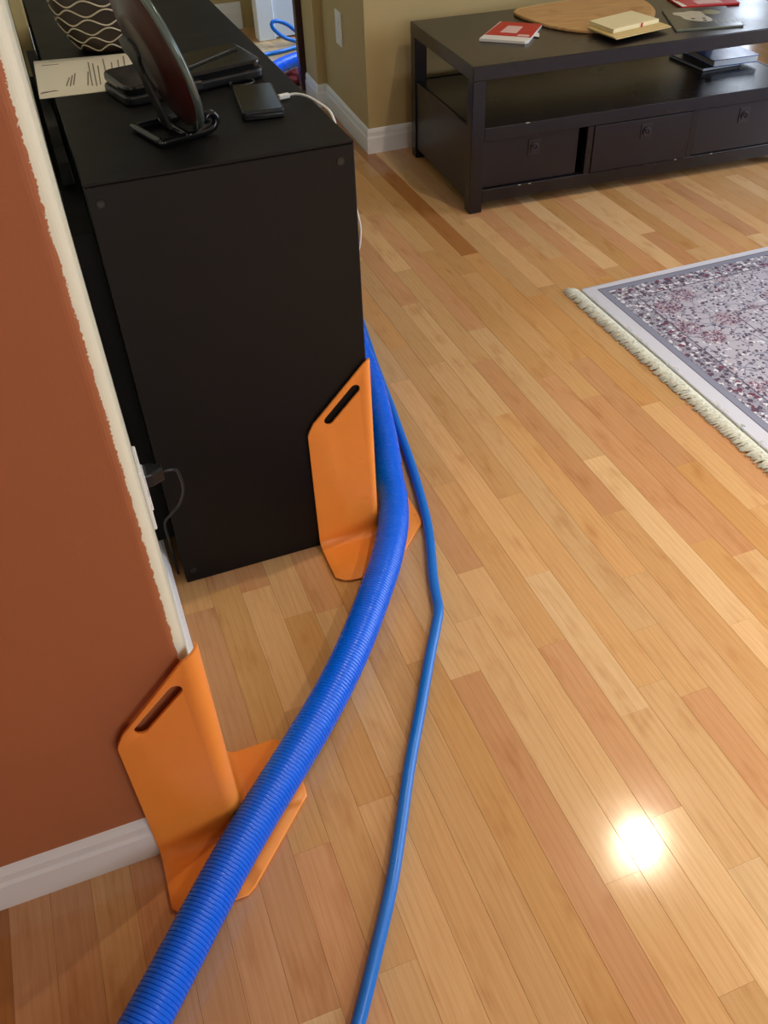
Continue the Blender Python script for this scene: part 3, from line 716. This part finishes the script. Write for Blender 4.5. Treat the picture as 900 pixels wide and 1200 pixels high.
# ------------------------------------------------------------------ rug
RX0, RX1, RY0, RY1, RT = 1.300, 3.10, .76, 1.962, .011
def m_rug():
    t = NT('rug pile pattern'); p = t.obj(); sp = t.n('ShaderNodeSeparateXYZ'); t.l(p, sp.inputs[0]); x, y = sp.outputs[0], sp.outputs[1]
    LX, LY = RX1-RX0, RY1-RY0
    d = t.math('MINIMUM', t.math('MINIMUM', x, t.math('SUBTRACT', LX, x)), t.math('MINIMUM', t.math('MULTIPLY', y, 1.0), t.math('SUBTRACT', LY, y)))
    dE = t.math('MINIMUM', t.math('ADD', t.math('MINIMUM', y, t.math('SUBTRACT', LY, y)), .020), t.math('MINIMUM', x, t.math('SUBTRACT', LX, x)))
    def warp(sc, am):
        n = t.n('ShaderNodeTexNoise'); n.inputs['Scale'].default_value = sc; t.l(p, n.inputs['Vector'])
        s_ = t.n('ShaderNodeVectorMath', operation='SCALE'); s_.inputs['Scale'].default_value = am
        sb = t.n('ShaderNodeVectorMath', operation='SUBTRACT'); t.l(n.outputs['Color'], sb.inputs[0]); sb.inputs[1].default_value = (.5, .5, .5)
        t.l(sb.outputs[0], s_.inputs[0]); a = t.n('ShaderNodeVectorMath', operation='ADD'); t.l(p, a.inputs[0]); t.l(s_.outputs[0], a.inputs[1]); return a.outputs[0]
    def vor(sc, v, feat='F1', out='Distance', rnd=1.0):
        n = t.n('ShaderNodeTexVoronoi', feature=feat); n.inputs['Scale'].default_value = sc; n.inputs['Randomness'].default_value = rnd; t.l(v, n.inputs['Vector']); return n.outputs[out]
    wv = warp(45, .02)
    leaf = t.math('LESS_THAN', vor(85, wv), .40)
    cellc = t.n('ShaderNodeTexVoronoi'); cellc.inputs['Scale'].default_value = 85; t.l(wv, cellc.inputs['Vector'])
    pick = t.n('ShaderNodeSeparateColor'); t.l(cellc.outputs['Color'], pick.inputs[0])
    vine = t.math('LESS_THAN', vor(26, wv, 'DISTANCE_TO_EDGE'), .035)
    stone = srgb(196, 199, 222)
    grey = srgb(130, 136, 164); dark = srgb(98, 88, 108); plum = srgb(132, 74, 100); white = srgb(230, 233, 246); greige = srgb(192, 188, 204)
    field = t.mix(t.noise(p, 12, 3), stone, greige)
    field = t.mix(t.math('MULTIPLY', vine, .85), field, grey)
    lc = t.mix(t.math('GREATER_THAN', pick.outputs[0], .58), dark, t.mix(t.math('GREATER_THAN', pick.outputs[1], .5), grey, white))
    field = t.mix(t.math('MULTIPLY', leaf, t.math('GREATER_THAN', pick.outputs[2], .15)), field, lc)
    # plum flower clusters
    big = vor(9.0, warp(20, .03), rnd=.6)
    cl = t.math('MULTIPLY', t.math('SUBTRACT', 1.0, t.step(big, .22, .42)), t.math('GREATER_THAN', t.noise(p, 170, 4, .8), .52))
    field = t.mix(cl, field, plum)
    # border band: white blossoms and dark specks
    wb = warp(60, .012); bl = vor(72, wb); blc = t.n('ShaderNodeTexVoronoi'); blc.inputs['Scale'].default_value = 72; t.l(wb, blc.inputs['Vector'])
    bs = t.n('ShaderNodeSeparateColor'); t.l(blc.outputs['Color'], bs.inputs[0])
    band = t.mix(t.noise(p, 60, 3), srgb(154, 156, 180), srgb(180, 180, 202))
    band = t.mix(t.math('LESS_THAN', bl, .50), band, t.mix(t.math('GREATER_THAN', bs.outputs[0], .42), dark, t.mix(t.math('GREATER_THAN', bs.outputs[1], .25), plum, white)))
    band = t.mix(t.math('MULTIPLY', t.math('LESS_THAN', vor(130, wb), .36), .75), band, dark)
    def inb(lo, hi, v=dE): return t.math('MULTIPLY', t.math('GREATER_THAN', v, lo), t.math('LESS_THAN', v, hi))
    c = field
    c = t.mix(inb(.30, .303), c, dark)
    c = t.mix(t.math('LESS_THAN', dE, .122), c, grey)
    c = t.mix(inb(.062, .118), c, band)
    c = t.mix(inb(.118, .121), c, dark)
    c = t.mix(inb(.043, .060), c, srgb(148, 154, 180))
    c = t.mix(inb(.040, .0425), c, dark)
    c = t.mix(t.math('LESS_THAN', dE, .040), c, srgb(222, 227, 246))
    t.l(c, t.b.inputs['Base Color']); t.b.inputs['Roughness'].default_value = .95; t.b.inputs['Specular IOR Level'].default_value = .1
    t.bump(t.noise(p, 600, 2), .5, .002)
    return t.m
M['rug'] = m_rug()
M['rug_edge'] = plain('cream rug binding', srgb(214, 202, 150), .95, .12, 90, .4)
M['fringe'] = plain('ivory fringe yarn', srgb(224, 228, 218), .95, .25, 140)
ru = thing('area_rug', 'pale grey and plum floral rug with ivory fringe on the wooden floor', 'rug', (RX0, RY0, .0004))
bm = bmesh.new(); add_box(bm, 0, RX1-RX0, 0, RY1-RY0, .003, RT, .0035, 3); o = from_bm('pile', bm, 'rug', ru, True)
tube('side_binding', [(.004, RY1-RY0+.0005, .006), (RX1-RX0-.004, RY1-RY0+.0005, .006)], .0050, 'rug', ru, 10, .2)
box('backing', -.006, RX1-RX0+.006, -.001, RY1-RY0+.001, 0, .004, 'rug_edge', ru, .001)
# fringe: braided tassels lying along the end
rf_ = random.Random(3); V = []; F = []
def strand(pts, r, seg=5):
    v, f = tube_mesh([Vector(q) for q in pts], r, seg); n = len(V); V.extend(v); F.extend(tuple(i+n for i in q) for q in f)
y = .0
while y < RY1-RY0+.012:
    for s in range(3):
        j = rf_.uniform(-.003, .003); ln = rf_.uniform(.036, .050); sh = rf_.uniform(.004, .016)
        strand([(-.004, y+j, .004), (-.016, y+j+sh*.3, .008+rf_.uniform(0, .004)), (-.03, y+j+sh*.8, .006+rf_.uniform(0, .004)), (-ln, y+j+sh*1.3+rf_.uniform(-.004, .004), .0022)], [.0022, .0026, .0024, .0014])
    y += .0048
fr = pyd('fringe', V, F, 'fringe', ru, True); fr['kind'] = 'stuff'
V = []; F = []
y = -.002; P = []
while y < RY1-RY0+.016: P.append((-.017+.003*math.sin(y*160), y, .0075+.0022*math.sin(y*260))); y += .004
strand(P, .0042, 8)
P = [(q[0]-.007+.003*math.sin(q[1]*160+2), q[1], .007+.002*math.sin(q[1]*260+2)) for q in P]; strand(P, .0036, 8)
pyd('fringe_braid', V, F, 'fringe', ru, True)
V = []; F = []
for k in range(14):
    y = rf_.uniform(.2, RY1-RY0); strand([(-.010, y, .008), (-.004, y+.004, .016), (.0, y+rf_.uniform(-.01, .01), .020), (.004, y+rf_.uniform(-.012, .012), .014)], .0011, 5)
pyd('loose_threads', V, F, 'fringe', ru, True)['kind'] = 'stuff'

# ------------------------------------------------------------------ ceiling lamps
def lens_mat():
    t = NT('lit lamp lens'); t.b.inputs['Emission Color'].default_value = (1, .82, .60, 1); t.b.inputs['Emission Strength'].default_value = 6; return t.m
M['lens'] = lens_mat()
for i, (x, y) in enumerate(LAMPS):
    c = thing('ceiling_light', 'round recessed ceiling light with white trim '+LAMP_SPOT[i], 'ceiling light', (x, y, H-.0005), 0, 'recessed ceiling lights')
    lathe('trim_ring', [(.031, -.001), (.085, -.001), (.083, -.008), (.040, -.010), (.031, -.003)], 'white_trim', c, 32)
    disc('lens', (0, 0, -.004), .030, .004, 'lens', c, 'z', 32)
    l = bpy.data.lights.new('lamp_light', 'AREA'); l.shape = 'DISK'; l.size = .046; l.spread = math.radians((135, 84)[i]); l.energy = LAMP_POWER*(1, 1.75)[i]; l.color = ((1, .83, .60), (1, .88, .70))[i]
    lo = bpy.data.objects.new('lamp_light', l); COL.objects.link(lo); lo.parent = c; lo.location = (0, 0, -.014)
